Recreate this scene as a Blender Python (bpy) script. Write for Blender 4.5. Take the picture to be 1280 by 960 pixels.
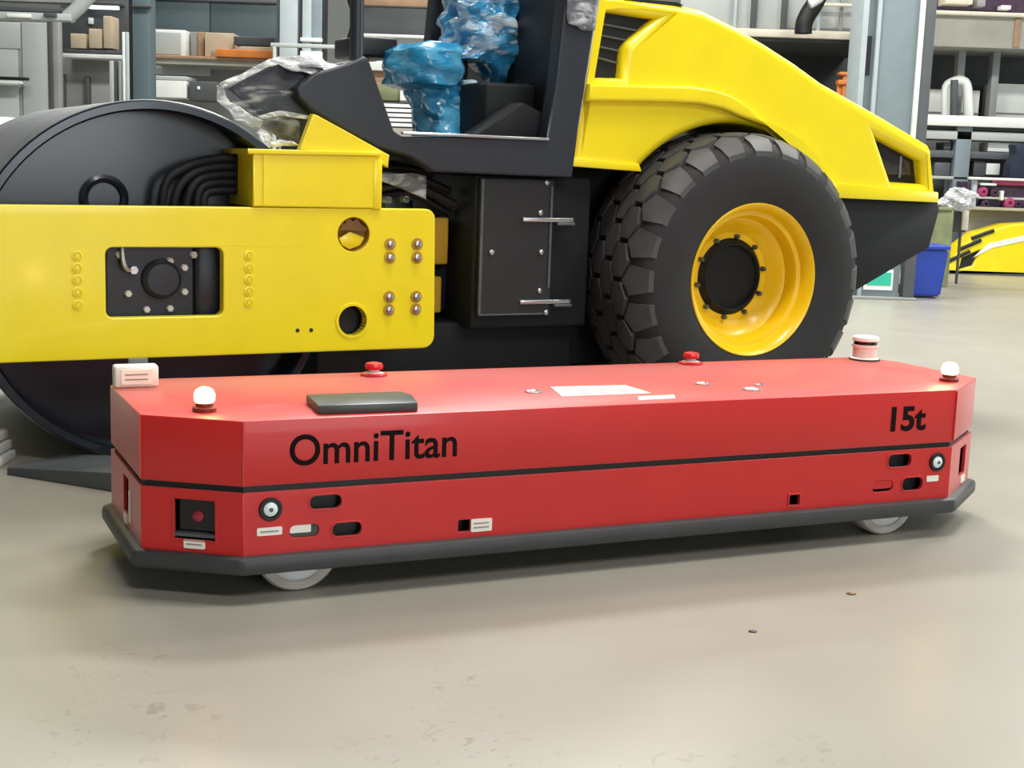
import bpy, bmesh, math, random
from mathutils import Vector, Matrix
random.seed(7)
sc = bpy.context.scene
C = sc.collection
for o in list(bpy.data.objects):
    bpy.data.objects.remove(o)

# ------------------------------------------------------------------ camera
F, ROLL, PITCH, CAMH = 1700.0, .034, .16, 1.3          # focal length in pixels of the 1280 x 960 frame
cd = bpy.data.cameras.new('camera'); cam = bpy.data.objects.new('camera', cd); C.objects.link(cam)
cd.sensor_width = 36; cd.lens = 36 * F / 1280; cd.clip_end = 200
cr, sr = math.cos(ROLL), math.sin(ROLL)
r0 = Vector((1, 0, 0)); u0 = Vector((0, math.sin(PITCH), math.cos(PITCH))); fw = Vector((0, math.cos(PITCH), -math.sin(PITCH)))
rx = cr * r0 + sr * u0; ux = -sr * r0 + cr * u0
cam.matrix_world = Matrix(((rx.x, ux.x, -fw.x, 0), (rx.y, ux.y, -fw.y, 0), (rx.z, ux.z, -fw.z, CAMH), (0, 0, 0, 1)))
sc.camera = cam

# ------------------------------------------------------------------ world, lights, exposure
w = bpy.data.worlds.new('hall_light'); sc.world = w; w.use_nodes = True
w.node_tree.nodes['Background'].inputs[0].default_value = (.80, .90, 1.0, 1)
w.node_tree.nodes['Background'].inputs[1].default_value = .34
def area(name, loc, target, sx, sy, power, col):
    l = bpy.data.lights.new(name, 'AREA'); l.shape = 'RECTANGLE'; l.size = sx; l.size_y = sy; l.energy = power; l.color = col
    o = bpy.data.objects.new(name, l); C.objects.link(o); o.location = loc
    o.rotation_euler = (Vector(target) - Vector(loc)).to_track_quat('-Z', 'Y').to_euler(); return o
for i, (x, y) in enumerate([(3, -4), (9, -4), (1, 4.6), (8, 6), (-6, 12), (0, 12), (7, 12), (-6, 20), (2, 20), (10, 20)]):
    area('high_bay_lamp', (x, y, 9), (x, y, 0), 3.0, 1.2, 560 if y < 0 else 500 if y < 10 else (300 if x < -5 else 1150 if x < 5 else 850) if y < 15 else 450, (1, .98, .92))
area('drum_reflection_light', (8.0, -9.0, 3.0), (0, 5.0, .8), 4.5, 4, 460, (.86, .94, 1))  # unseen bright area, added for the drum's bluish reflection and front fill
area('right_fill_light', (17, 11, 3.2), (4, 8, 0), 6, 4.5, 600, (.90, 1, .94))  # unseen light added to brighten the floor at the right
sc.view_settings.view_transform = 'Standard'; sc.view_settings.look = 'None'
sc.view_settings.exposure = 0; sc.view_settings.gamma = 1; sc.view_settings.use_curve_mapping = False

# ------------------------------------------------------------------ helpers
def lin(c): return tuple(((v / 255) / 12.92 if v / 255 <= .04045 else ((v / 255 + .055) / 1.055) ** 2.4) for v in c)
def mat(name, rgb, rough=.5, metal=0, var=.06, scale=6, bump=0, coat=0, emit=0, alpha=1, bscale=None, spec=.5):
    m = bpy.data.materials.new(name); m.use_nodes = True
    nt = m.node_tree; b = nt.nodes['Principled BSDF']
    c = lin(rgb)
    tc = nt.nodes.new('ShaderNodeTexCoord'); n = nt.nodes.new('ShaderNodeTexNoise')
    n.inputs['Scale'].default_value = scale; n.inputs['Detail'].default_value = 4
    nt.links.new(tc.outputs['Object'], n.inputs['Vector'])
    rp = nt.nodes.new('ShaderNodeValToRGB')
    rp.color_ramp.elements[0].position = .3; rp.color_ramp.elements[1].position = .7
    rp.color_ramp.elements[0].color = (*[v * (1 - var) for v in c], 1); rp.color_ramp.elements[1].color = (*[min(1, v * (1 + var)) for v in c], 1)
    nt.links.new(n.outputs['Fac'], rp.inputs[0]); nt.links.new(rp.outputs[0], b.inputs['Base Color'])
    b.inputs['Roughness'].default_value = rough; b.inputs['Metallic'].default_value = metal
    b.inputs['Specular IOR Level'].default_value = spec
    if coat: b.inputs['Coat Weight'].default_value = coat; b.inputs['Coat Roughness'].default_value = .12
    if emit:
        b.inputs['Emission Color'].default_value = (*c, 1); b.inputs['Emission Strength'].default_value = emit
    if alpha < 1: b.inputs['Alpha'].default_value = alpha
    if bump:
        bp = nt.nodes.new('ShaderNodeBump'); bp.inputs['Strength'].default_value = bump; bp.inputs['Distance'].default_value = .02
        if bscale:
            n2 = nt.nodes.new('ShaderNodeTexNoise'); n2.inputs['Scale'].default_value = bscale; n2.inputs['Detail'].default_value = 3
            nt.links.new(tc.outputs['Object'], n2.inputs['Vector']); nt.links.new(n2.outputs['Fac'], bp.inputs['Height'])
        else: nt.links.new(n.outputs['Fac'], bp.inputs['Height'])
        nt.links.new(bp.outputs[0], b.inputs['Normal'])
    return m
M = {}
M['yellow'] = mat('yellow_paint', (243, 222, 22), .34, var=.03, coat=.3)
M['yellow_rim'] = mat('yellow_rim_paint', (242, 196, 12), .35, var=.04, coat=.2)
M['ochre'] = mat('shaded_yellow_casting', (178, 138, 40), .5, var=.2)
M['bronze'] = mat('bronze_casting', (120, 82, 30), .45, var=.3, scale=20)
M['red'] = mat('red_powder_coat', (198, 31, 30), .45, var=.03, coat=.15)
b_ = M['red'].node_tree.nodes['Principled BSDF']; b_.inputs['Sheen Weight'].default_value = .33; b_.inputs['Sheen Roughness'].default_value = .35   # sheen added to imitate the pale glare on the top at grazing view
M['black'] = mat('black_plastic', (17, 17, 19), .5)
M['blackgloss'] = mat('black_glass', (10, 11, 14), .1)
M['navy'] = mat('dark_slate_paint', (38, 43, 53), .42, var=.08)
M['drum'] = mat('dark_blue_drum_paint', (22, 30, 43), .27, var=.12, scale=3, coat=.25)
M['chassis'] = mat('dark_chassis_paint', (20, 23, 27), .62, var=.1, spec=.3)
M['drumsteel'] = mat('worn_drum_steel', (176, 180, 184), .34, .75, var=.12, scale=3)
M['door'] = mat('dark_grey_door_paint', (33, 36, 39), .45, var=.08)
M['rubber'] = mat('tyre_rubber', (30, 29, 32), .72, var=.15, scale=9)
M['lug'] = mat('tread_rubber', (66, 66, 68), .5, var=.2, scale=9)
M['steel'] = mat('bright_steel', (190, 192, 195), .3, .9)
M['darksteel'] = mat('dark_steel', (88, 94, 97), .5, .3, var=.2)
M['white'] = mat('white_plastic', (226, 226, 222), .45)
M['label'] = mat('label_paper', (240, 236, 228), .5, var=.02)
M['labelline'] = mat('label_print', (150, 140, 138), .6)
M['letter'] = mat('black_lettering', (22, 8, 10), .8, var=.02, spec=.15)
M['bumper'] = mat('grey_black_bumper_rubber', (58, 58, 60), .5, var=.1)
M['hatch'] = mat('dark_green_grey_pad', (60, 68, 66), .4)
M['roller'] = mat('wheel_polyurethane', (196, 190, 182), .5)
M['hubdisc'] = mat('white_wheel_disc', (232, 232, 230), .4)
M['estop'] = mat('red_button', (205, 40, 48), .3)
M['lens'] = mat('lamp_lens', (226, 236, 236), .12)
M['lidarred'] = mat('dark_red_lens', (150, 40, 60), .2)
M['amberbase'] = mat('brown_lamp_base', (120, 40, 20), .4)
M['beacon'] = mat('lit_beacon', (255, 238, 196), .3, emit=2.2)
M['tube'] = mat('lit_tube', (240, 248, 255), .3, emit=1.6)
M['glass'] = mat('dark_rear_lens', (40, 40, 48), .08, coat=.5)
M['concrete_blue'] = mat('blue_grey_column_paint', (122, 136, 144), .5, var=.05)
M['column_dark'] = mat('dark_grey_column_paint', (84, 88, 94), .5, var=.05)
M['column_light'] = mat('pale_column_paint', (170, 182, 188), .5, var=.05)
M['pale'] = mat('pale_sheet_metal', (172, 178, 178), .5, var=.05, scale=1.5)
M['midgrey'] = mat('mid_grey_paint', (138, 141, 140), .55, var=.1, scale=2)
M['beam'] = mat('grey_beige_beam', (158, 156, 148), .6, var=.1, scale=2)
M['dim'] = mat('dark_grey_panel', (70, 74, 76), .6, var=.12, scale=2)
M['teal'] = mat('dark_teal_panel', (78, 94, 100), .5, var=.1, scale=1)
M['carton'] = mat('carton', (188, 172, 150), .8, var=.1)
M['cream'] = mat('cream_frame', (206, 200, 184), .5)
M['orange'] = mat('orange_paint', (204, 120, 50), .5, var=.15)
M['brown'] = mat('brown_beam', (158, 128, 102), .6, var=.15)
M['offwhite'] = mat('white_sheet', (222, 226, 224), .5, var=.04)
M['blue'] = mat('blue_bin_plastic', (36, 70, 176), .4)
M['green'] = mat('teal_sticker', (40, 178, 150), .5)
M['purple'] = mat('dark_purple_paint', (62, 40, 66), .4, var=.4, scale=14)
M['magenta'] = mat('magenta_paint', (160, 60, 108), .4, var=.2)
M['darknavy'] = mat('dark_navy_cloth', (26, 38, 58), .8)
M['olive'] = mat('olive_cover', (120, 126, 92), .7, var=.2)
M['yellow_far'] = mat('yellow_hood_paint', (238, 214, 16), .3, coat=.3)

def film_mat(name, rgb, hi, alpha, sc1, strength):
    m = bpy.data.materials.new(name); m.use_nodes = True; nt = m.node_tree; b = nt.nodes['Principled BSDF']
    tc = nt.nodes.new('ShaderNodeTexCoord'); mp = nt.nodes.new('ShaderNodeMapping'); mp.inputs['Scale'].default_value = (1, 1, 2.4)
    n = nt.nodes.new('ShaderNodeTexNoise'); n.inputs['Scale'].default_value = sc1; n.inputs['Detail'].default_value = 3; n.inputs['Distortion'].default_value = 1.2
    nt.links.new(tc.outputs['Object'], mp.inputs[0]); nt.links.new(mp.outputs[0], n.inputs['Vector'])
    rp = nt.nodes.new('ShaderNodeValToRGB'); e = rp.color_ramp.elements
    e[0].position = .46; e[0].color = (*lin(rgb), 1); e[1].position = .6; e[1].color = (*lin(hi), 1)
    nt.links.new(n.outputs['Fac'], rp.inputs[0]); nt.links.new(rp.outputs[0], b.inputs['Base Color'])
    b.inputs['Roughness'].default_value = .15
    bp = nt.nodes.new('ShaderNodeBump'); bp.inputs['Strength'].default_value = strength; bp.inputs['Distance'].default_value = .03
    nt.links.new(n.outputs['Fac'], bp.inputs['Height']); nt.links.new(bp.outputs[0], b.inputs['Normal'])
    if alpha < 1:
        mr = nt.nodes.new('ShaderNodeMapRange'); mr.inputs[1].default_value = .5; mr.inputs[2].default_value = .7
        mr.inputs[3].default_value = alpha; mr.inputs[4].default_value = min(1, alpha + .3)
        nt.links.new(n.outputs['Fac'], mr.inputs[0]); nt.links.new(mr.outputs[0], b.inputs['Alpha'])
    return m
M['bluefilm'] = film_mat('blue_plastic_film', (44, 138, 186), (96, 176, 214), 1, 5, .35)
M['bluewrinkle'] = film_mat('wrinkled_blue_plastic_film', (56, 140, 188), (196, 220, 236), 1, 7, .6)  # pale ramp colour paints the white highlight streaks of the creases
M['clearfilm'] = film_mat('clear_plastic_film', (90, 94, 100), (225, 225, 225), .03, 4, .4)
M['clearedge'] = film_mat('bunched_clear_film', (200, 204, 208), (245, 245, 245), .75, 14, .8)
M['greyfilm'] = film_mat('grey_plastic_film', (120, 124, 132), (200, 204, 210), .6, 5, .5)

def finish(o, m, parent=None, smooth=True):
    if m: o.data.materials.append(M[m] if isinstance(m, str) else m)
    if parent: o.parent = parent
    return o
def link(name, me, m, parent=None, smooth=False, angle=35):
    o = bpy.data.objects.new(name, me); C.objects.link(o)
    if m and not me.materials: me.materials.append(M[m])
    if parent: o.parent = parent
    if smooth:
        for p in me.polygons: p.use_smooth = True
        me.set_sharp_from_angle(angle=math.radians(angle))
    return o
def tag(o, label=None, cat=None, group=None, kind=None):
    if label: o['label'] = label
    if cat: o['category'] = cat
    if group: o['group'] = group
    if kind: o['kind'] = kind
    return o
def empty(name, loc, rz=0, parent=None):
    o = bpy.data.objects.new(name, None); C.objects.link(o); o.empty_display_size = .1
    o.location = loc; o.rotation_euler = (0, 0, rz)
    if parent: o.parent = parent
    return o
def bm_box(bm, x0, y0, z0, x1, y1, z1):
    v = [bm.verts.new(p) for p in [(x0, y0, z0), (x1, y0, z0), (x1, y1, z0), (x0, y1, z0), (x0, y0, z1), (x1, y0, z1), (x1, y1, z1), (x0, y1, z1)]]
    for f in [(3, 2, 1, 0), (4, 5, 6, 7), (0, 1, 5, 4), (1, 2, 6, 5), (2, 3, 7, 6), (3, 0, 4, 7)]: bm.faces.new([v[i] for i in f])
def box(name, p0, p1, m, parent=None, bev=0, seg=2):
    bm = bmesh.new(); a = [min(p0[i], p1[i]) for i in range(3)]; b = [max(p0[i], p1[i]) for i in range(3)]
    bm_box(bm, *a, *b)
    if bev: bmesh.ops.bevel(bm, geom=bm.edges[:], offset=min(bev, .45 * min(b[i] - a[i] for i in range(3))), segments=seg, profile=.5, affect='EDGES')
    me = bpy.data.meshes.new(name); bm.to_mesh(me); bm.free()
    return link(name, me, m, parent, bool(bev), 50)
def prism(name, pts, z0, z1, m, parent=None, bev=0, axis='z'):
    """convex or simple polygon pts (x,y) extruded along z (or (x,z) along y)"""
    bm = bmesh.new()
    P = (lambda p, h: (p[0], p[1], h)) if axis == 'z' else (lambda p, h: (p[0], h, p[1]))
    a = [bm.verts.new(P(p, z0)) for p in pts]; b = [bm.verts.new(P(p, z1)) for p in pts]
    n = len(pts); bm.faces.new(a); bm.faces.new(b)
    for i in range(n): bm.faces.new([a[i], a[(i + 1) % n], b[(i + 1) % n], b[i]])
    bmesh.ops.recalc_face_normals(bm, faces=bm.faces[:])
    if bev: bmesh.ops.bevel(bm, geom=bm.edges[:], offset=bev, segments=2, profile=.5, affect='EDGES')
    me = bpy.data.meshes.new(name); bm.to_mesh(me); bm.free()
    return link(name, me, m, parent, bool(bev), 40)
def plate(name, outer, holes, y0, y1, m, parent=None, bev=0, res=1):
    """plate in the local x-z plane with holes, thickness y0..y1, rounded edges"""
    cu = bpy.data.curves.new(name, 'CURVE'); cu.dimensions = '2D'; cu.fill_mode = 'BOTH'
    for ps in [outer] + list(holes):
        s = cu.splines.new('POLY'); s.points.add(len(ps) - 1); s.use_cyclic_u = True
        for i, p in enumerate(ps): s.points[i].co = (p[0], p[1], 0, 1)
    cu.extrude = abs(y1 - y0) / 2 - bev; cu.bevel_depth = bev; cu.bevel_resolution = res; cu.offset = -bev
    t = bpy.data.objects.new('t', cu); C.objects.link(t)
    dg = bpy.context.evaluated_depsgraph_get(); me = bpy.data.meshes.new_from_object(t.evaluated_get(dg))
    bpy.data.objects.remove(t); bpy.data.curves.remove(cu)
    ym = (y0 + y1) / 2
    for v in me.vertices: v.co = (v.co.x, ym - v.co.z, v.co.y)
    bm = bmesh.new(); bm.from_mesh(me); bmesh.ops.remove_doubles(bm, verts=bm.verts[:], dist=1e-5)
    bmesh.ops.recalc_face_normals(bm, faces=bm.faces[:]); bm.to_mesh(me); bm.free()
    me.name = name; me.materials.clear()
    o = link(name, me, m, parent, True, 50)
    if bev: o.modifiers.new('even_normals', 'WEIGHTED_NORMAL').keep_sharp = True
    return o
def arc(cx, cz, r, a0, a1, n=12):
    return [(cx + r * math.cos(math.radians(a0 + (a1 - a0) * i / n)), cz + r * math.sin(math.radians(a0 + (a1 - a0) * i / n))) for i in range(n + 1)]
def circ(cx, cz, r, n=28): return [(cx + r * math.cos(2 * math.pi * i / n), cz + r * math.sin(2 * math.pi * i / n)) for i in range(n)]
def rrect(x0, z0, x1, z1, r, n=5):
    return arc(x1 - r, z1 - r, r, 0, 90, n) + arc(x0 + r, z1 - r, r, 90, 180, n) + arc(x0 + r, z0 + r, r, 180, 270, n) + arc(x1 - r, z0 + r, r, 270, 360, n)
def lathe(name, prof, c, m, parent=None, seg=48, axis='y', closed=False, angle=35):
    """prof: (radius, position along the axis); c: centre of the axis"""
    bm = bmesh.new(); rings = []
    for r, y in prof:
        if r < 1e-6:
            p = (c[0], c[1] + y, c[2]) if axis == 'y' else (c[0], c[1], c[2] + y)
            rings.append([bm.verts.new(p)]); continue
        ring = []
        for i in range(seg):
            a = 2 * math.pi * i / seg
            if axis == 'y': ring.append(bm.verts.new((c[0] + r * math.cos(a), c[1] + y, c[2] + r * math.sin(a))))
            else: ring.append(bm.verts.new((c[0] + r * math.cos(a), c[1] + r * math.sin(a), c[2] + y)))
        rings.append(ring)
    pr = list(zip(rings, rings[1:])) + ([(rings[-1], rings[0])] if closed else [])
    for A, B in pr:
        for i in range(seg):
            j = (i + 1) % seg
            if len(A) == 1 and len(B) == 1: continue
            if len(A) == 1: bm.faces.new([A[0], B[i], B[j]])
            elif len(B) == 1: bm.faces.new([A[i], A[j], B[0]])
            else: bm.faces.new([A[i], A[j], B[j], B[i]])
    bmesh.ops.recalc_face_normals(bm, faces=bm.faces[:])
    me = bpy.data.meshes.new(name); bm.to_mesh(me); bm.free()
    return link(name, me, m, parent, True, angle)
def tube(name, pts, r, m, parent=None, seg=8, smooth=4):
    P = [Vector(p) for p in pts]
    if smooth and len(P) > 2:                      # Catmull-Rom through the points
        Q = []; E = [P[0]] + P + [P[-1]]
        for i in range(1, len(E) - 2):
            for k in range(smooth):
                t = k / smooth; a, b, c_, d = E[i - 1], E[i], E[i + 1], E[i + 2]
                Q.append(.5 * ((2 * b) + (c_ - a) * t + (2 * a - 5 * b + 4 * c_ - d) * t * t + (3 * b - a - 3 * c_ + d) * t ** 3))
        P = Q + [P[-1]]
    bm = bmesh.new(); rings = []
    for i, p in enumerate(P):
        t = (P[min(i + 1, len(P) - 1)] - P[max(i - 1, 0)]).normalized()
        if not rings: a = t.cross(Vector((0, 0, 1)) if abs(t.z) < .9 else Vector((1, 0, 0)))
        a = (a - t * a.dot(t)).normalized(); b = t.cross(a)
        rings.append([bm.verts.new(p + r * (math.cos(2 * math.pi * k / seg) * a + math.sin(2 * math.pi * k / seg) * b)) for k in range(seg)])
    for A, B in zip(rings, rings[1:]):
        for i in range(seg): bm.faces.new([A[i], A[(i + 1) % seg], B[(i + 1) % seg], B[i]])
    bm.faces.new(rings[0]); bm.faces.new(rings[-1])
    bmesh.ops.recalc_face_normals(bm, faces=bm.faces[:])
    me = bpy.data.meshes.new(name); bm.to_mesh(me); bm.free()
    return link(name, me, m, parent, True, 60)
def text_mesh(name, s, x0, z0, x1, z1, y, m, parent, bold=0):
    cu = bpy.data.curves.new(name, 'FONT'); cu.body = s; cu.extrude = .002; cu.offset = bold
    t = bpy.data.objects.new('t', cu); C.objects.link(t)
    dg = bpy.context.evaluated_depsgraph_get(); me = bpy.data.meshes.new_from_object(t.evaluated_get(dg))
    bpy.data.objects.remove(t); bpy.data.curves.remove(cu)
    xs = [v.co.x for v in me.vertices]; ys = [v.co.y for v in me.vertices]
    ax, bx, ay, by = min(xs), max(xs), min(ys), max(ys)
    for v in me.vertices:
        v.co = (x0 + (v.co.x - ax) / (bx - ax) * (x1 - x0), y - (.0015 if v.co.z > 0 else -.0005), z0 + (v.co.y - ay) / (by - ay) * (z1 - z0))
    me.materials.clear(); bm = bmesh.new(); bm.from_mesh(me); bmesh.ops.recalc_face_normals(bm, faces=bm.faces[:]); bm.to_mesh(me); bm.free()
    return link(name, me, m, parent)
def ray(px, py):
    du, dv = px - 640, py - 480
    return rx * (du / F) - ux * (dv / F) + fw
def at(px, py, Y):                                  # world point at distance Y along the hall seen at a pixel of the photograph
    d = ray(px, py); return Vector((0, 0, CAMH)) + d * (Y / d.y)
def slab(name, x0, y0, x1, y1, Y, dep, m, parent=None, bev=0):
    """an upright box at distance Y whose front covers the pixels x0..x1, y0..y1"""
    xm = min(1240, max(20, (x0 + x1) / 2)); c0 = at(xm, y0, Y); c1 = at(xm, y1, Y); ym = (max(y0, 0) + max(6, min(y1, 330))) / 2; l = at(x0, ym, Y); r = at(x1, ym, Y)
    return box(name, (l.x, Y, max(0, c1.z)), (r.x, Y + dep, c0.z), m, parent, bev)

# ------------------------------------------------------------------ setting: floor and walls
def floor_mat():
    m = bpy.data.materials.new('polished_concrete'); m.use_nodes = True; nt = m.node_tree; b = nt.nodes['Principled BSDF']; L = nt.links
    tc = nt.nodes.new('ShaderNodeTexCoord')
    def noise(s, d=4, dist=0):
        n = nt.nodes.new('ShaderNodeTexNoise'); n.inputs['Scale'].default_value = s; n.inputs['Detail'].default_value = d; n.inputs['Distortion'].default_value = dist
        L.new(tc.outputs['Object'], n.inputs['Vector']); return n
    def ramp(src, p0, c0, p1, c1):
        r = nt.nodes.new('ShaderNodeValToRGB'); e = r.color_ramp.elements
        e[0].position = p0; e[0].color = (*c0, 1); e[1].position = p1; e[1].color = (*c1, 1); L.new(src, r.inputs[0]); return r
    base = ramp(noise(.7, 5).outputs['Fac'], .3, lin((142, 139, 129)), .7, lin((151, 148, 139)))
    # scuff marks: fine streaks, kept to a few worn patches of the floor
    fine = ramp(noise(16, 6, 1.5).outputs['Fac'], .60, (0, 0, 0), .66, (1, 1, 1))
    mask = None
    for (x, y, r) in [(-.12, 3.30, .16), (.42, 2.72, .3), (.75, 2.78, .3), (-.85, 2.95, .3), (-.1, 2.9, .3), (-1.0, 3.35, .2), (.0, 2.65, .3)]:
        vm = nt.nodes.new('ShaderNodeVectorMath'); vm.operation = 'DISTANCE'; vm.inputs[1].default_value = (x, y, 0); L.new(tc.outputs['Object'], vm.inputs[0])
        mr = nt.nodes.new('ShaderNodeMapRange'); mr.inputs[1].default_value = r; mr.inputs[2].default_value = r * .3; L.new(vm.outputs['Value'], mr.inputs[0])
        if mask is None: mask = mr.outputs[0]
        else:
            mx = nt.nodes.new('ShaderNodeMath'); mx.operation = 'MAXIMUM'; L.new(mask, mx.inputs[0]); L.new(mr.outputs[0], mx.inputs[1]); mask = mx.outputs[0]
    mu = nt.nodes.new('ShaderNodeMath'); mu.operation = 'MULTIPLY'; L.new(mask, mu.inputs[0]); L.new(fine.outputs[0], mu.inputs[1])
    m2 = nt.nodes.new('ShaderNodeMath'); m2.operation = 'MULTIPLY'; L.new(mu.outputs[0], m2.inputs[0]); m2.inputs[1].default_value = .45
    mix = nt.nodes.new('ShaderNodeMix'); mix.data_type = 'RGBA'; L.new(m2.outputs[0], mix.inputs[0]); L.new(base.outputs[0], mix.inputs[6]); mix.inputs[7].default_value = (*lin((96, 90, 74)), 1)
    L.new(mix.outputs[2], b.inputs['Base Color'])
    rr = nt.nodes.new('ShaderNodeMapRange'); rr.inputs[3].default_value = .26; rr.inputs[4].default_value = .44; L.new(noise(2.2, 4).outputs['Fac'], rr.inputs[0]); L.new(rr.outputs[0], b.inputs['Roughness'])
    bp = nt.nodes.new('ShaderNodeBump'); bp.inputs['Strength'].default_value = .05; bp.inputs['Distance'].default_value = .01; L.new(noise(5, 5).outputs['Fac'], bp.inputs['Height']); L.new(bp.outputs[0], b.inputs['Normal'])
    return m
M['floor'] = floor_mat()
M['wall'] = mat('hall_wall', (128, 132, 132), .7, var=.12, scale=.5)
tag(box('floor', (-14.3, -10.3, -.2), (20.3, 27.3, 0), 'floor'), kind='structure')
tag(box('wall_back', (-14.3, 27, 0), (20.3, 27.3, 9.5), 'wall'), kind='structure')
tag(box('wall_left', (-14.3, -10, 0), (-14, 27, 9.5), 'wall'), kind='structure')
tag(box('wall_right', (20, -10, 0), (20.3, 27, 9.5), 'wall'), kind='structure')
tag(box('wall_front', (-14, -10.3, 0), (20, -10, 9.5), 'wall'), kind='structure')
tag(box('ceiling', (-14.3, -10.3, 9.5), (20.3, 27.3, 9.8), 'wall'), kind='structure')

# ------------------------------------------------------------------ the red transport vehicle
AY = .416
agv = empty('transport_vehicle', (-.771, 3.850, 0), AY)
tag(agv, 'low red flat-topped automated transport vehicle with black lettering on its side', 'transport vehicle')
OCT = [(0, 0), (2.62, 0), (2.91, .22), (2.89, .66), (2.80, .815), (-.17, .815), (-.28, .715), (-.265, .172)]
def offset(pts, d):
    n = len(pts); out = []
    for i in range(n):
        p0, p1, p2 = Vector(pts[i - 1]), Vector(pts[i]), Vector(pts[(i + 1) % n])
        a = (p1 - p0).normalized(); b = (p2 - p1).normalized(); na = Vector((a.y, -a.x)); nb = Vector((b.y, -b.x))
        k = (na + nb).normalized(); out.append(tuple(p1 + k * d / max(.3, k.dot(na))))
    return out
HT = .543
prism('top_body', OCT, .348, HT, 'red', agv, .005)
prism('inner_core', offset(OCT, -.055), .10, .352, 'black', agv)
prism('seam_groove', offset(OCT, -.012), .327, .350, 'black', agv)
prism('bumper', offset(OCT, .032), .085, .140, 'bumper', agv, .016)
def panel(name, i, holes=(), z0=.136, z1=.329, m='red', th=.012):
    p, q = Vector(OCT[i]), Vector(OCT[(i + 1) % 8]); d = q - p
    o = plate(name, [(0, z0), (d.length, z0), (d.length, z1), (0, z1)], holes, 0, th, m, agv, .0015)
    o.location = (p.x, p.y, 0); o.rotation_euler = (0, 0, math.atan2(d.y, d.x)); return o
slots_l = [(.199, .266, .297, .308), (.269, .177, .361, .219)]
slots_r = [(2.331, .268, 2.434, .315), (2.402, .177, 2.494, .225)]
holes = [rrect(*s, .019) for s in slots_l + slots_r] + [rrect(.139, .183, .229, .222, .018), rrect(2.270, .180, 2.362, .222, .018)]
holes += [rrect(.676, .16, .716, .198, .004), rrect(1.913, .158, 1.956, .195, .003), circ(.081, .275, .034), circ(2.554, .277, .034)]
front = panel('front_panel', 0, holes)
pr = panel('corner_panel', 1, [rrect(.165, .185, .275, .296, .006)])
pb = [panel('end_panel', 2), panel('corner_panel', 3), panel('back_panel', 4), panel('corner_panel', 5)]
pe = panel('end_panel', 6, [rrect(.24, .185, .33, .30, .006)])
pl = panel('corner_panel', 7, [rrect(.103, .178, .231, .300, .003)])
# local frame of a panel: x runs from its first corner; chamfer at the left runs from P0 to P1, so x = .316 - t
def decal(name, parent, x0, z0, x1, z1, m='label', th=.003, y=0, lines=0):
    o = plate(name, rrect(x0, z0, x1, z1, min(.004, (z1 - z0) * .2)), [], y - th, y + .001, m, parent, 0)
    for k in range(lines):
        zz = z0 + (z1 - z0) * (k + 1) / (lines + 1)
        box('print_line', (x0 + .12 * (x1 - x0), y - th - .001, zz - .0022), (x1 - .15 * (x1 - x0), y - th + .001, zz + .0022), 'labelline', o)
    return o
# side lamps
for x in (.081, 2.554):
    lamp = lathe('side_lamp', [(0, .02), (.034, .02), (.035, -.004), (.033, -.008), (.024, -.008), (.0235, .004), (0, .004)], (x, 0, .277), 'black', agv, 32)
    lathe('lamp_lens', [(.023, .002), (.021, -.006), (.012, -.011), (0, -.012)], (x, 0, .277), 'lens', lamp, 28)
    lathe('lamp_core', [(.007, -.010), (.006, -.0135), (0, -.014)], (x, 0, .277), 'darksteel', lamp, 16)
# slot rims and handles
for s in slots_l + slots_r:
    plate('slot_rim', rrect(s[0] - .005, s[1] - .005, s[2] + .005, s[3] + .005, .022), [rrect(*s, .019)], -.003, .002, 'red', agv, .001)
    box('slot_backing', (s[0] - .01, .036, s[1] - .01), (s[2] + .01, .044, s[3] + .01), 'black', agv)
h = plate('recess_handle', rrect(.139, .183, .229, .222, .018), [], .008, .014, 'hatch', agv, .001)
decal('handle_label', h, .141, .197, .205, .221, y=.007)
plate('recess_handle', rrect(2.270, .190, 2.362, .222, .014), [], .004, .014, 'red', agv, .002)
decal('side_label', agv, .041, .198, .116, .222, lines=1); decal('side_label', agv, 2.512, .205, 2.566, .227)
decal('square_label', agv, .718, .157, .789, .198, lines=2)
plate('button_frame', rrect(1.907, .152, 1.962, .201, .004), [rrect(1.913, .158, 1.956, .195, .003)], -.004, .002, 'red', agv, .001)
text_mesh('side_lettering', 'OmniTitan', .137, .402, .664, .496, 0, 'letter', agv, .012)
text_mesh('load_lettering', '15t', 2.330, .399, 2.487, .490, 0, 'letter', agv, .03)
# laser scanner in the left corner recess
sc_ = plate('laser_scanner', rrect(.107, .197, .227, .297, .006), [], .022, .05, 'blackgloss', pl, .004)
box('scanner_shelf', (.103, .002, .186), (.231, .03, .196), 'darksteel', sc_)
o = lathe('scanner_eye', [(.017, .024), (.016, .016), (.008, .012), (0, .012)], (.170, 0, .245), 'lidarred', sc_, 20)
plate('recess_rim', rrect(.098, .173, .236, .305, .005), [rrect(.103, .178, .231, .300, .003)], -.003, .001, 'red', pl, .001)
decal('corner_label', pl, .134, .152, .200, .178, lines=1)
# right corner scanner window and left end lamp
plate('laser_scanner', rrect(.168, .188, .272, .293, .006), [], .02, .04, 'blackgloss', pr, .003)
decal('corner_label', pr, .215, .150, .285, .176)
plate('laser_scanner', rrect(.243, .188, .327, .297, .006), [], .02, .04, 'blackgloss', pe, .003)
decal('corner_label', pe, .25, .150, .31, .178); decal('lamp_strip', pe, .345, .17, .37, .27)
# welds at the corners of the upper body
for i in (0, 1, 7):
    p = OCT[i]; box('corner_seam', (p[0] - .002, p[1] - .0035, .352), (p[0] + .002, p[1] + .001, HT - .006), 'red', agv)
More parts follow.
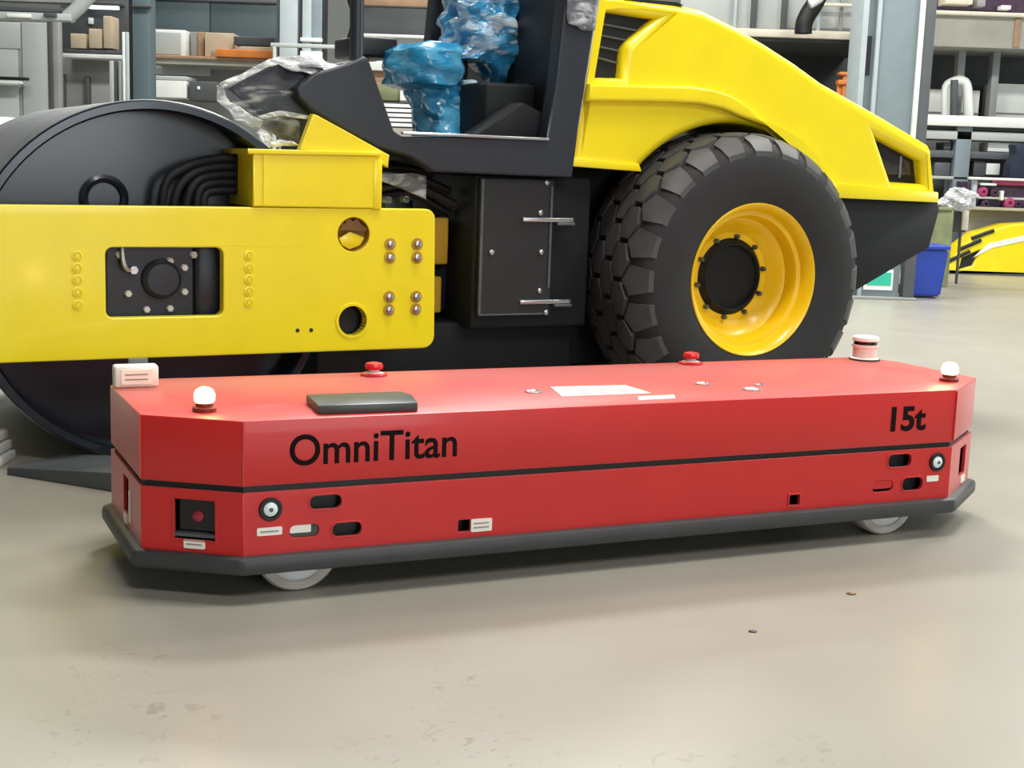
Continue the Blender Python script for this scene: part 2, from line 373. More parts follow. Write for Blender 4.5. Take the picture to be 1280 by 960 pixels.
# wheels
for x in (.180, 2.385):
    for y, s in ((.05, 1), (.77, -1)):
        wh = lathe('wheel', [(.095, 0), (.105, -.004 * s), (.122, 0), (.13, .012 * s), (.13, .11 * s), (.122, .12 * s), (.05, .12 * s)], (x, y, .13), 'roller', agv, 40)
        lathe('wheel_disc', [(.1, .002 * s), (.094, .006 * s), (.04, .006 * s), (.034, -.002 * s), (0, -.002 * s)], (x, y, .13), 'hubdisc', wh, 40)
# things on the top plate that are fixed to it
hp = prism('hand_pad', [(.235, .045), (.545, .03), (.575, .17), (.562, .235), (.25, .245), (.245, .18)], HT - .001, HT + .030, 'hatch', agv, .008)
for x, y in ((.630, .735), (1.955, .770)):
    es = lathe('emergency_button', [(.045, 0), (.045, .006), (.03, .012), (.018, .016), (.018, .022), (0, .022)], (x, y, HT), 'white', agv, 28, 'z')
    lathe('red_knob', [(.016, .02), (.030, .024), (.033, .034), (.029, .044), (.012, .048), (0, .048)], (x, y, HT), 'estop', es, 28, 'z')
    lathe('red_ring', [(.048, .001), (.048, .007), (.036, .011)], (x, y, HT), 'estop', es, 28, 'z')
for x, y, r in ((1.051, .287, .032), (1.731, .314, .03), (1.845, .167, .035), (1.93, .25, .018)):
    lathe('lifting_socket', [(r, 0), (r, .003), (r * .8, .004), (r * .7, .001), (0, .001)], (x, y, HT), 'steel', agv, 24, 'z')
bk = prism('top_label', [(1.105, .18), (1.44, .175), (1.43, .34), (1.15, .365)], HT, HT + .002, 'label', agv)
prism('label_note', [(1.33, .06), (1.47, .06), (1.50, .12), (1.36, .12)], HT, HT + .002, 'label', agv)
for k in range(3): box('print_line', (1.17, .21 + k * .045, HT + .0015), (1.40, .218 + k * .045, HT + .003), 'labelline', bk)
for x, y in ((-.075, .185), (2.735, .175)):
    be = lathe('beacon', [(.036, 0), (.036, .012), (.026, .016), (.026, .026), (0, .026)], (x, y, HT), 'amberbase', agv, 24, 'z')
    lathe('beacon_dome', [(.024, .024), (.031, .032), (.032, .05), (.026, .064), (.014, .072), (0, .074)], (x, y, HT), 'beacon', be, 24, 'z')
    l = bpy.data.lights.new('beacon_glow', 'POINT'); l.energy = 1.6; l.color = (1, .55, .18); l.shadow_soft_size = .03
    lo = bpy.data.objects.new('beacon_glow', l); C.objects.link(lo); lo.parent = agv; lo.location = (x, y, HT + .12)
# corner sensors
cs = box('corner_sensor', (-.275, .64, HT), (-.135, .70, HT + .072), 'white', agv, .008); cs.rotation_euler = (0, 0, .0)
decal('sensor_label', cs, -.255, HT + .012, -.155, HT + .060, y=.639, lines=2)
box('sensor_bracket', (-.22, .70, HT), (-.16, .73, HT + .085), 'darksteel', cs)
ld = lathe('lidar', [(.06, 0), (.06, .008), (.05, .012), (.05, .05), (.056, .056), (.056, .066), (0, .066)], (2.775, .735, HT), 'white', agv, 32, 'z')
lathe('lidar_window', [(.048, .066), (.048, .080), (0, .080)], (2.775, .735, HT), 'blackgloss', ld, 32, 'z')
lathe('lidar_cap', [(.054, .080), (.056, .084), (.054, .096), (.046, .1), (0, .1)], (2.775, .735, HT), 'white', ld, 32, 'z')
lathe('lidar_foot', [(.064, 0), (.064, .006), (.05, .007)], (2.775, .735, HT), 'black', ld, 32, 'z')

# ------------------------------------------------------------------ the yellow road roller
MY = .483
rol = empty('road_roller', (-1.433, 5.604, 0), MY)
tag(rol, 'big yellow and dark grey road roller with smooth steel drum and treaded rear tyre', 'road roller')
# drum
DC = (-.02, 0, .757)
drum = lathe('drum', [(.712, .36), (.712, .135), (.72, .122), (.748, .122), (.755, .130), (.755, 1.97), (.745, 1.978), (.72, 1.978), (.712, 1.965), (.712, 1.74)], DC, 'drum', rol, 96)
lathe('drum_surface', [(.754, .133), (.758, .138), (.758, 1.962), (.754, 1.967)], DC, 'drumsteel', drum, 96)
ep = lathe('drum_end_plate', [(.712, .345), (.20, .345), (.195, .33), (.13, .325), (.125, .30), (.11, .295), (0, .295)], DC, 'drum', drum, 72)
lathe('drum_end_plate', [(.712, 1.755), (0, 1.755)], DC, 'drum', drum, 72)
lathe('hub_ring', [(.10, .345), (.10, .318), (.085, .312), (.07, .318), (.065, .335), (0, .335)], (-.19, 0, 1.10), 'drum', drum, 36)
# drum frame
fo = arc(1.155, 1.045, .045, 90, 0, 4) + arc(1.155, .515, .055, 0, -90, 4) + [(-.95, .458), (-1.0, .52), (-1.0, 1.03), (-.96, 1.078)]
win = rrect(-.252, .628, .231, .915, .03)
fr = plate('drum_frame', fo, [win, circ(.811, .594, .066), circ(.811, .974, .073)], 0, .06, 'yellow', rol, .006)
plate('drum_frame', fo, [win], 2.04, 2.1, 'yellow', rol, .006)
box('frame_cross_beam', (1.04, .062, .52), (1.16, 2.04, 1.03), 'yellow', rol, .01); box('frame_cross_beam', (-1.0, .062, .55), (-.86, 2.04, 1.0), 'yellow', rol, .01)
for i, z in enumerate((.881, .833, .785, .736, .684)):
    lathe('frame_bolt', [(.021, .002), (.021, -.003), (.015, -.004), (.013, .001), (.010, .001), (.008, -.006), (0, -.006)], (-.363, 0, z), 'yellow', fr, 16)
for z in (.882, .83, .78, .73, .683):
    lathe('frame_bolt', [(.021, .002), (.021, -.003), (.015, -.004), (.013, .001), (.010, .001), (.008, -.006), (0, -.006)], (.341, 0, z), 'yellow', fr, 16)
for x in (.983, 1.114):
    for z in (.933, .873, .697, .639):
        b = lathe('frame_washer', [(.027, .002), (.027, -.004), (.018, -.005), (0, -.005)], (x, 0, z), 'ochre', fr, 20)
        lathe('bolt_head', [(.016, -.003), (.016, -.016), (.012, -.018), (0, -.018)], (x, 0, z), 'steel', b, 6)
lathe('hole_rim', [(.066, .02), (.066, -.004), (.078, -.004), (.082, .003)], (.811, 0, .594), 'yellow', fr, 36)
lathe('hole_tube', [(.066, 0), (.066, .09), (0, .09)], (.811, 0, .594), 'black', fr, 36)
rc = lathe('socket_cup', [(.073, 0), (.072, .05), (.05, .06), (0, .06)], (.811, 0, .974), 'ochre', fr, 36)
plate('socket_crown', [(.742, .99), (.755, 1.005), (.75, 1.035), (.775, 1.02), (.785, 1.052), (.81, 1.03), (.832, 1.046), (.845, 1.02), (.878, 1.0), (.872, .985), (.80, .992)], [], .012, .022, 'bronze', rc)
prism('socket_tongue', [(.75, .955), (.80, .985), (.87, .96), (.85, .925), (.80, .908), (.765, .925)], .02, .035, 'yellow', rc, .004, 'y')
for x in (.558, .62): lathe('plug_hole', [(.009, .002), (.009, -.001), (0, -.001)], (x, 0, .557), 'black', fr, 12)
# drive motor seen through the window
mt = plate('motor_mount', rrect(-.30, .58, .14, .96, .02), [], .13, .17, 'navy', rol, .008)
box('mount_bracket', (.14, .10, .58), (.26, .16, .96), 'navy', mt, .02)
box('mount_bracket', (-.30, .09, .58), (-.225, .15, .96), 'navy', mt, .02)
lathe('motor_cover', [(.085, .13), (.08, .10), (.065, .085), (0, .083)], (.0, 0, .775), 'navy', mt, 40)
for dx, dz in ((-.144, .106), (.066, .08), (.126, .052), (.166, .106), (-.109, -.055), (.126, -.05), (-.034, -.123), (.064, -.12)):
    lathe('motor_bolt', [(.015, .13), (.015, .106), (.011, .102), (0, .102)], (-.03 + dx, 0, .77 + dz), 'white', mt, 6)
tube('oil_pipe', [(-.165, .10, .93), (-.165, .09, .86), (-.15, .09, .82), (-.115, .10, .815)], .011, 'steel', mt)
lathe('pipe_nut', [(.018, .11), (.018, .085), (0, .085)], (-.12, 0, .815), 'steel', mt, 6)
# yellow valve box on the frame, with gusset
vb = plate('valve_box', [(.355, 1.088), (.905, 1.088), (.905, 1.318), (.355, 1.318)], [], -.01, .46, 'yellow', rol, .008)
plate('box_lid', [(.330, 1.306), (.922, 1.316), (.925, 1.334), (.330, 1.328)], [], -.02, .48, 'yellow', vb, .004)
box('box_rib', (.398, -.014, 1.10), (.408, -.006, 1.306), 'yellow', vb)
plate('gusset', [(.56, 1.333), (.618, 1.484), (.64, 1.478), (.972, 1.322), (.968, 1.268), (.90, 1.30)], [], .0, .04, 'yellow', rol, .004)
box('gusset_flange', (.895, -.012, 1.085), (.935, .05, 1.30), 'yellow', rol, .004)
# bundle of hoses running down behind the frame
for k in range(5):
    z = 1.285 - .034 * k; x = .03 + .045 * k
    tube('hydraulic_hose', [(.42, .24, z), (.25, .22, z - .006), (.12 + .02 * k, .20, z - .045), (x, .19, z - .13 - .01 * k), (x - .01, .2, .9)], .019, 'chassis', rol, 10)
# operator platform
cab = plate('cab_side_frame', [(.62, 1.60), (.70, 1.665), (.86, 1.72), (.93, 1.756), (.955, 1.745), (1.085, 1.432), (1.125, 1.411), (1.878, 1.430), (1.912, 1.671), (1.947, 2.085), (2.0, 2.7), (2.22, 2.7), (2.138, 2.101), (2.055, 1.486), (2.03, 1.245), (1.29, 1.252), (1.165, 1.32), (1.0, 1.355), (.70, 1.50), (.63, 1.56)], [], .22, .32, 'navy', rol, .012)
plate('cab_side_frame', [(1.125, 1.411), (1.878, 1.430), (1.947, 2.085), (2.0, 2.7), (2.22, 2.7), (2.138, 2.101), (2.03, 1.245), (1.29, 1.252), (1.165, 1.32)], [], 1.78, 1.88, 'navy', rol, .012)
box('floor_strip', (1.12, .205, 1.418), (1.885, .235, 1.432), 'steel', cab, .004)
box('cab_floor', (1.05, .32, 1.30), (2.0, 1.78, 1.40), 'chassis', rol)
prism('front_console', [(.335, 1.585), (.575, 1.722), (.75, 1.70), (.93, 1.745), (1.05, 1.50), (.90, 1.46), (.68, 1.345), (.60, 1.40)], .33, .50, 'navy', rol, .012, 'y')
tube('front_post', [(.925, .30, 1.74), (.925, .30, 2.7)], .032, 'navy', rol, 10, 0)
rw = box('cab_rear_wall', (1.99, .32, 1.40), (2.03, 1.78, 2.7), 'navy', rol, .01)
for y, z in ((.62, 1.70), (.80, 1.52)): lathe('panel_bolt', [(.014, 0), (.012, .012), (0, .014)], (1.98, y, z), 'steel', rw, 12)
box('side_console', (1.70, .55, 1.40), (1.99, .85, 1.70), 'chassis', rol, .02)
prism('side_console', [(1.50, 1.40), (1.99, 1.40), (1.99, 1.52), (1.80, 1.60)], .33, .50, 'chassis', rol, .008, 'y')
dk = box('instrument_panel', (1.27, 1.20, 1.83), (1.50, 1.55, 1.935), 'black', rol, .015)
tube('panel_arm', [(1.30, 1.4, 1.90), (1.33, 1.4, 2.05), (1.28, 1.4, 2.2)], .02, 'black', dk)
tube('panel_stalk', [(1.38, 1.4, 1.42), (1.38, 1.4, 1.84)], .035, 'black', dk, 8, 0)
# seat (wrapped, see the film below)
st = box('operator_seat', (1.46, .84, 1.70), (1.76, 1.21, 1.84), 'black', rol, .05, 3)
box('seat_back', (1.78, .80, 1.86), (1.98, 1.25, 2.35), 'black', st, .05, 3); box('seat_base', (1.62, .92, 1.40), (1.78, 1.17, 1.70), 'black', st, .03)
# engine hood
arch = arc(3.02, .75, .80, 43, 137, 20)[::-1]
ho = [(2.036, 1.312)] + [(2.151, 2.102), (2.250, 2.122), (2.42, 2.132), (2.60, 2.126), (2.775, 2.107), (2.98, 2.045), (3.191, 1.966), (3.39, 1.882), (3.581, 1.791), (4.0, 1.638), (4.385, 1.490), (4.410, 1.46), (4.459, 1.171), (3.72, 1.186)]
ho += arc(3.02, .75, .80, 33, 137, 22)
vent = [(2.196, 2.056), (2.492, 2.040), (2.345, 1.922), (2.316, 1.88), (2.310, 1.742), (2.160, 1.736)]
tail = [(3.985, 1.524), (4.340, 1.400), (4.372, 1.268), (4.125, 1.274)]
hood = plate('engine_hood', ho, [vent, tail], .25, 1.85, 'yellow', rol, .05, 3)
prism('vent_insert', [(2.17, 1.71), (2.14, 2.075), (2.53, 2.065), (2.36, 1.92), (2.33, 1.71)], .32, 1.78, 'black', hood, 0, 'y')
for k in range(4):
    z = 1.98 - .055 * k; tube('vent_slat', [(2.19, .31, z + .02), (2.43 - .04 * k, .31, z)], .006, 'darksteel', hood, 6, 0)
tl = prism('tail_light', [(3.95, 1.56), (4.37, 1.41), (4.40, 1.25), (4.10, 1.25)], .335, .40, 'black', hood, 0, 'y')
prism('light_lens', [(4.03, 1.480), (4.30, 1.388), (4.32, 1.315), (4.145, 1.315)], .318, .338, 'glass', tl, .004, 'y')
box('lens_bar', (4.22, .312, 1.30), (4.235, .32, 1.42), 'steel', tl)
prism('light_edge', [(3.70, 1.178), (4.462, 1.166), (4.456, 1.225), (3.66, 1.262)], .232, .262, 'yellow', hood, .006, 'y')
up = [(2.10, 1.700), (2.70, 1.722), (2.84, 1.712), (2.954, 1.687), (3.06, 1.64), (3.169, 1.574), (3.29, 1.505), (3.393, 1.437), (3.52, 1.36), (3.70, 1.24)]
lo_ = [(3.665, 1.222), (3.55, 1.352)] + [(3.02 + .815 * math.cos(math.radians(a)), .75 + .815 * math.sin(math.radians(a))) for a in (52, 62, 72)] + [(3.02, 1.582), (2.90, 1.618), (2.75, 1.636), (2.55, 1.634), (2.09, 1.617)]
plate('fender_flare', up + lo_, [], .205, .27, 'yellow', hood, .016, 2)
prism('hood_edge', [(2.03, 1.300), (2.44, 1.285), (2.42, 1.325), (2.04, 1.345)], .232, .26, 'yellow', hood, .006, 'y')
prism('top_slot', [(2.31, 2.128), (2.62, 2.131), (2.66, 2.118), (2.40, 2.112)], .262, .31, 'black', hood, 0, 'y')
plate('hood_gap_trim', [(2.015, 1.31), (2.036, 1.31), (2.150, 2.10), (2.19, 2.35), (2.17, 2.35), (2.128, 2.10)], [], .235, .26, 'cream', hood, .003)
prism('counterweight', [(3.30, 1.20), (4.455, 1.178), (4.512, 1.145), (4.512, 1.115), (4.46, .905), (3.93, .66), (3.30, .55)], .27, 1.83, 'chassis', rol, .012, 'y')
# chassis, battery box with door and articulation
box('chassis', (1.60, .66, .24), (3.6, 1.44, 1.36), 'chassis', rol, .02)
box('chassis_box', (1.545, .32, .50), (2.20, 1.78, 1.25), 'chassis', rol, .015)
box('belly_plate', (.80, .45, .16), (2.2, 1.65, .52), 'chassis', rol, .02)
dr = plate('service_door', rrect(1.565, .570, 1.965, 1.232, .012), [], .285, .318, 'door', rol, .004)
for z in (1.034, .629):
    hb = box('door_hinge', (1.79, .268, z - .008), (2.075, .288, z + .012), 'steel', dr, .003)
    box('hinge_pin', (1.98, .262, z - .024), (2.08, .285, z - .010), 'darksteel', hb, .003)
for x, z in ((1.628, .876), (1.902, .877), (1.89, 1.069), (1.901, .686), (1.942, .577), (1.926, 1.269), (1.919, 1.218)):
    lathe('door_bolt', [(.014, .285), (.013, .274), (.006, .27), (0, .27)], (x, 0, z), 'steel', dr, 12)
box('door_edge', (1.565, .278, .575), (1.578, .288, 1.228), 'darksteel', dr); box('door_edge', (1.945, .278, .70), (1.957, .288, 1.20), 'darksteel', dr)
box('door_edge', (1.57, .278, .568), (1.95, .288, .576), 'darksteel', dr)
ar = box('articulation_joint', (1.18, .62, .55), (1.60, 1.50, .78), 'chassis', rol, .02)
box('joint_plate', (1.18, .62, .92), (1.60, 1.50, 1.02), 'chassis', ar, .02)
box('joint_bracket', (1.26, .50, .80), (1.50, .60, 1.03), 'ochre', ar, .01); box('joint_bracket', (1.26, .50, .56), (1.47, .60, .74), 'ochre', ar, .01)
lathe('joint_pin', [(.07, -.05), (.07, .6), (0, .6)], (1.40, .9, .5), 'darksteel', ar, 20, 'z')
for k, (x0, z0, x1, z1) in enumerate([(1.0, 1.14, 1.5, 1.10), (1.02, 1.18, 1.5, 1.16), (1.05, 1.10, 1.52, 1.05), (1.0, 1.22, 1.45, 1.24)]):
    tube('hydraulic_hose', [(x0, .40 + .05 * k, z0), ((x0 + x1) / 2, .42 + .05 * k, z0 + .05), (x1, .45 + .05 * k, z1)], .02, 'black', rol, 8)
for x, z in ((1.05, 1.125), (1.13, 1.115), (1.22, 1.12)):
    lathe('hose_fitting', [(.018, 0), (.018, .06), (0, .06)], (x, .38, z), 'steel', rol, 6)
# rear wheels
WX, WZ, WR = 3.02, .752, .752
def surf(y):
    d = min(y, .6 - y); return WR - (0 if d > .17 else 2.9 * (.17 - d) ** 2)
def tyre(y0, sgn):
    Y = lambda y: y0 + sgn * y
    prof = [(.385, .05), (.395, .02), (.45, .0), (.56, -.008), (.63, .0), (.668, .018), (.698, .05), (.718, .10), (.728, .16), (.73, .3), (.728, .44), (.718, .5), (.698, .55), (.668, .582), (.63, .6), (.56, .608), (.45, .6), (.385, .55)]
    t = lathe('rear_wheel', [(r, Y(y)) for r, y in prof], (WX, 0, WZ), 'rubber', rol, 72, closed=True)
    rim = lathe('wheel_rim', [(r, Y(y)) for r, y in [(.384, .10), (.388, .045), (.398, .022), (.392, .014), (.378, .022), (.362, .05), (.352, .085), (.330, .092), (.322, .11), (.312, .165), (.290, .175), (.275, .20), (.235, .235), (.205, .235), (.20, .245)]], (WX, 0, WZ), 'yellow_rim', t, 64)
    lathe('wheel_hub', [(r, Y(y)) for r, y in [(.205, .24), (.186, .225), (.176, .205), (.168, .205), (.16, .23), (.10, .225), (0, .22)]], (WX, 0, WZ), 'chassis', t, 48)
    for k in range(10):
        a = 2 * math.pi * (k + .3) / 10
        lathe('lug_nut', [(.014, Y(.24)), (.014, Y(.215)), (.008, Y(.205)), (0, Y(.205))], (WX + .215 * math.cos(a), 0, WZ + .215 * math.sin(a)), 'darksteel', t, 6)
    return t
nt_ = tyre(0, 1)
N = 24
def block_mesh(yc, hw, kind):
    dt = 2 * math.pi / N; bm = bmesh.new()
    if kind == 'shoulder': out = [(-.44, .30), (0, .98), (.44, .30), (.40, -.45), (.34, -1.0), (-.34, -1.0), (-.40, -.45)]
    elif kind == 'far': out = [(-.44, -.30), (-.34, 1.0), (.34, 1.0), (.44, -.30), (0, -.98)]
    else: out = [(-.5, -.5), (-.5, .5), (0, 1), (.5, .5), (.5, -.5), (0, -1)]
    def P(a, y, h):
        r = surf(max(.004, min(.596, y))) + h; return (r * math.sin(a), y, r * math.cos(a))
    low = [bm.verts.new(P(t * dt * .94, yc + s * hw * .95, -.05)) for t, s in out]
    top = [bm.verts.new(P(t * dt * (.9 if kind == 'shoulder' else .85), yc + s * hw * .86, -.014 if kind == 'shoulder' and s < -.9 else 0)) for t, s in out]
    n = len(out); c = bm.verts.new(P(0, yc, .002))
    for i in range(n):
        j = (i + 1) % n; bm.faces.new([low[i], low[j], top[j], top[i]]); bm.faces.new([top[i], top[j], c])
    bmesh.ops.recalc_face_normals(bm, faces=bm.faces[:])
    me = bpy.data.meshes.new('tread_block'); bm.to_mesh(me); bm.free(); me.materials.append(M['lug'])
    for p in me.polygons: p.use_smooth = True
    me.set_sharp_from_angle(angle=math.radians(30)); return me
for row, (yc, hw, kind) in enumerate([(.062, .066, 'shoulder'), (.160, .067, 'mid'), (.260, .067, 'mid'), (.360, .067, 'mid'), (.460, .067, 'mid'), (.548, .055, 'far')]):
    me = block_mesh(yc, hw, kind)
    for k in range(N):
        o = bpy.data.objects.new('tread_block', me); C.objects.link(o); o.parent = nt_
        o.location = (WX, 0, WZ); o.rotation_euler = (0, 2 * math.pi * (k + .5 * (row % 2)) / N, 0)
ft_ = tyre(2.1, -1)
box('rear_axle', (2.9, .55, .64), (3.14, 1.55, .86), 'chassis', rol, .03)

# ------------------------------------------------------------------ plastic film on the roller
def blob(name, sections, m, rough=.012, seg=28, sub=5, parent=None):
    """lofted crumpled bag: sections = (x, y, z, half width x, half depth y) stacked along z"""
    bm = bmesh.new(); rings = []; S = []
    for a, b in zip(sections, sections[1:]):
        for k in range(sub): S.append([a[i] + (b[i] - a[i]) * k / sub for i in range(5)])
    S.append(list(sections[-1]))
    rnd = random.Random(len(name) + int(sections[0][2] * 100))
    ph = [rnd.uniform(0, 6.28) for _ in range(8)]
    for (x, y, z, hx, hy) in S:
        ring = []
        for i in range(seg):
            a = 2 * math.pi * i / seg; ca, sa = math.cos(a), math.sin(a)
            k = 1 / max(abs(ca), abs(sa)) ** .6
            n = rough * (math.sin(5 * a + 17 * z + ph[0]) + math.sin(9 * a - 31 * z + ph[1]) * .8 + math.sin(3 * a + 53 * z + ph[2]) * .8 + rnd.uniform(-.5, .5))
            ring.append(bm.verts.new((x + ca * (hx * k + n), y + sa * (hy * k + n), z + rough * .6 * math.sin(4 * a + ph[3]))))
        rings.append(ring)
    for A, B in zip(rings, rings[1:]):
        for i in range(seg): bm.faces.new([A[i], A[(i + 1) % seg], B[(i + 1) % seg], B[i]])
    bm.faces.new(rings[0]); bm.faces.new(rings[-1]); bmesh.ops.recalc_face_normals(bm, faces=bm.faces[:])
    me = bpy.data.meshes.new(name); bm.to_mesh(me); bm.free(); return link(name, me, m, parent, True, 50)
sf = empty('seat_film', (-1.433, 5.604, 0), MY)
tag(sf, 'blue plastic film wrapped around the operator seat of the road roller', 'plastic film')
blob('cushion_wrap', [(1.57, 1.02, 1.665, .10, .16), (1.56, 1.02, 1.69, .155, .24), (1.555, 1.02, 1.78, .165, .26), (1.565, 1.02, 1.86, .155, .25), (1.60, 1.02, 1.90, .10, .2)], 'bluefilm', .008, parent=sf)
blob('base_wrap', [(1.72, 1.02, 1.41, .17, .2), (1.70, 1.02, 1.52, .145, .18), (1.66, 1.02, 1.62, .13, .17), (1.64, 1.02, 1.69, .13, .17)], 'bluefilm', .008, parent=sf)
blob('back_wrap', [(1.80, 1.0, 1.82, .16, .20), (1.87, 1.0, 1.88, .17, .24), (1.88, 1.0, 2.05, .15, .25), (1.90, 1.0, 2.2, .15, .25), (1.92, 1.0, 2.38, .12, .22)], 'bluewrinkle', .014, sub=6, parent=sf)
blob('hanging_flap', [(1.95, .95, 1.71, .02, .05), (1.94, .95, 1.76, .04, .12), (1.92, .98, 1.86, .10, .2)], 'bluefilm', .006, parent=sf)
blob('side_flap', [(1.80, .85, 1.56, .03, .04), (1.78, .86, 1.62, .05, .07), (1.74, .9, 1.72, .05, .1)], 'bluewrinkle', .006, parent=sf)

cf = empty('console_film', (-1.433, 5.604, 0), MY)
tag(cf, 'clear crumpled plastic film hung over the front console of the road roller', 'plastic film')
def sheet(name, rows, m, parent, amp=.012, sub=5):
    """crumpled sheet through a grid of points (x, y, z)"""
    R = len(rows); K = len(rows[0]); bm = bmesh.new(); g = []
    rnd = random.Random(len(name)); ph = [rnd.uniform(0, 6) for _ in range(6)]
    for i in range((R - 1) * sub + 1):
        a = min(i // sub, R - 2); s = i / sub - a; line = []
        for j in range((K - 1) * sub + 1):
            b = min(j // sub, K - 2); t = j / sub - b
            p = (Vector(rows[a][b]) * (1 - t) + Vector(rows[a][b + 1]) * t) * (1 - s) + (Vector(rows[a + 1][b]) * (1 - t) + Vector(rows[a + 1][b + 1]) * t) * s
            n = amp * (math.sin(31 * p.x + 9 * p.z + ph[0]) + math.sin(47 * p.z - 22 * p.x + ph[1]) + rnd.uniform(-.6, .6))
            line.append(bm.verts.new((p.x + n * .3, p.y - abs(n), p.z + n * .5)))
        g.append(line)
    for A, B in zip(g, g[1:]):
        for j in range(len(A) - 1): bm.faces.new([A[j], A[j + 1], B[j + 1], B[j]])
    me = bpy.data.meshes.new(name); bm.to_mesh(me); bm.free()
    o = link(name, me, m, parent, True, 60)
    sm = o.modifiers.new('thickness', 'SOLIDIFY'); sm.thickness = .002
    return o
Yf = .30
sheet('film_side', [[(.29, Yf, 1.585), (.44, Yf, 1.66), (.57, Yf, 1.725), (.72, Yf, 1.70)], [(.30, Yf, 1.53), (.42, Yf, 1.56), (.55, Yf, 1.60), (.66, Yf, 1.60)], [(.38, Yf, 1.46), (.47, Yf, 1.45), (.58, Yf, 1.47), (.66, Yf, 1.49)], [(.52, Yf, 1.38), (.56, Yf, 1.365), (.62, Yf, 1.35), (.66, Yf, 1.345)]], 'clearfilm', cf, .01)
sheet('film_edge', [[(.28, Yf - .01, 1.592), (.42, Yf - .01, 1.665), (.56, Yf - .01, 1.735), (.70, Yf + .02, 1.735), (.78, Yf + .05, 1.70)], [(.295, Yf - .02, 1.572), (.42, Yf - .02, 1.640), (.55, Yf - .02, 1.695), (.66, Yf - .02, 1.675), (.74, Yf - .02, 1.62)]], 'clearedge', cf, .010)
sheet('film_edge', [[(.277, Yf - .01, 1.592), (.285, Yf - .01, 1.53), (.36, Yf - .01, 1.45), (.47, Yf - .01, 1.415)], [(.305, Yf - .02, 1.575), (.335, Yf - .02, 1.525), (.41, Yf - .02, 1.49), (.49, Yf - .02, 1.455)]], 'clearedge', cf, .006)
sheet('film_tail', [[(.47, Yf, 1.43), (.55, Yf, 1.375), (.66, Yf - .04, 1.345)], [(.46, Yf, 1.40), (.50, Yf, 1.35), (.55, Yf, 1.335)]], 'clearedge', cf, .012)
sheet('film_fold', [[(.46, Yf - .02, 1.475), (.56, Yf - .02, 1.50), (.70, Yf - .02, 1.485)], [(.47, Yf - .02, 1.46), (.57, Yf - .02, 1.475), (.70, Yf - .02, 1.468)]], 'clearedge', cf, .004)
sheet('film_top', [[(.58, Yf + .05, 1.74), (.72, Yf + .1, 1.755), (.86, Yf + .1, 1.73)], [(.66, Yf - .02, 1.69), (.76, Yf - .03, 1.69), (.90, Yf - .03, 1.72)]], 'clearedge', cf, .018)
gf = empty('joint_film', (-1.433, 5.604, 0), MY)
tag(gf, 'grey scrap of plastic film hanging below the cab above the articulation joint', 'plastic film')
sheet('film_sheet', [[(.97, .34, 1.26), (1.08, .34, 1.245), (1.30, .34, 1.235)], [(1.0, .34, 1.235), (1.12, .34, 1.19), (1.30, .34, 1.12)]], 'greyfilm', gf, .006)
pf = empty('pillar_film', (-1.433, 5.604, 0), MY)
tag(pf, 'grey translucent film wrapped around the top of the cab rear pillar', 'plastic film')
sheet('film_sheet', [[(1.96, .212, 2.40), (2.06, .205, 2.40), (2.165, .212, 2.40)], [(1.945, .212, 2.12), (2.03, .205, 2.12), (2.132, .212, 2.12)], [(1.96, .212, 1.97), (2.04, .205, 1.95), (2.115, .212, 1.955)]], 'greyfilm', pf, .006)

# ------------------------------------------------------------------ small things on the floor
wg = empty('ramp_wedge', (-1.79, 5.25, 0), -.42)
tag(wg, 'dark grey steel wedge lying on the floor below the roller drum', 'wedge')
prism('wedge_body', [(-.24, 0), (.30, 0), (.34, .08), (-.24, .03)], -.02, .30, 'darksteel', wg, .004, 'y')
wb = empty('stack_of_boards', (-2.17, 5.50, 0), 0)
tag(wb, 'small white striped block on the floor at the left edge, beside the drum', 'block')
for k in range(3): box('board', (-.12, -.06, .045 * k), (.075 - .012 * k, .14, .045 * k + .036), 'offwhite', wb, .004)
def pebble(x, y, s, m, label):
    bm = bmesh.new(); bmesh.ops.create_icosphere(bm, subdivisions=2, radius=s)
    for v in bm.verts: v.co = (v.co.x * random.uniform(1.1, 1.5), v.co.y * random.uniform(.6, .9), max(-.3 * s, v.co.z * random.uniform(.4, .6)) + .3 * s)
    me = bpy.data.meshes.new('floor_chip'); bm.to_mesh(me); bm.free()
    o = link('floor_chip', me, m, None, True); o.location = (x, y, 0); tag(o, label, 'chip')
g = lambda px, py: (Vector((0, 0, CAMH)) + ray(px, py) * (-CAMH / ray(px, py).z))
p = g(1064, 743); pebble(p.x, p.y, .012, 'brown', 'small brown chip on the floor in front of the right vehicle wheel')
p = g(941, 790); pebble(p.x, p.y, .009, 'darksteel', 'small dark chip on the bare floor, nearer than the brown chip')

# ------------------------------------------------------------------ background: right side
c3 = empty('steel_column', (3.88, 14.63, 0))
tag(c3, 'wide blue-grey steel column with pale edge strip behind the rear of the road roller', 'column')
def cb(name, x0, x1, y0, y1, m, z0=0, z1=8): return box(name, (x0, y0, z0), (x1, y1, z1), m, c3, .004)
cb('flange', -.36, -.30, -.04, .5, 'column_light'); cb('web', -.31, -.20, .04, .14, 'concrete_blue'); cb('flange', -.20, -.16, -.02, .3, 'column_light')
cb('column_face', -.16, .24, .0, .08, 'concrete_blue'); cb('cable_strip', .235, .285, -.04, .06, 'offwhite', .9); cb('flange', .285, .40, -.03, .12, 'column_dark')
cb('base_plate', -.40, .42, -.07, .55, 'midgrey', 0, .03)
box('cable_slot', (-.275, .02, 2.35), (-.235, .045, 2.75), 'black', c3)
sk = box('sticker', (-.14, -.012, .10), (.17, .002, .32), 'offwhite', c3); box('sticker_field', (-.11, -.016, .15), (.15, -.01, .29), 'green', sk)
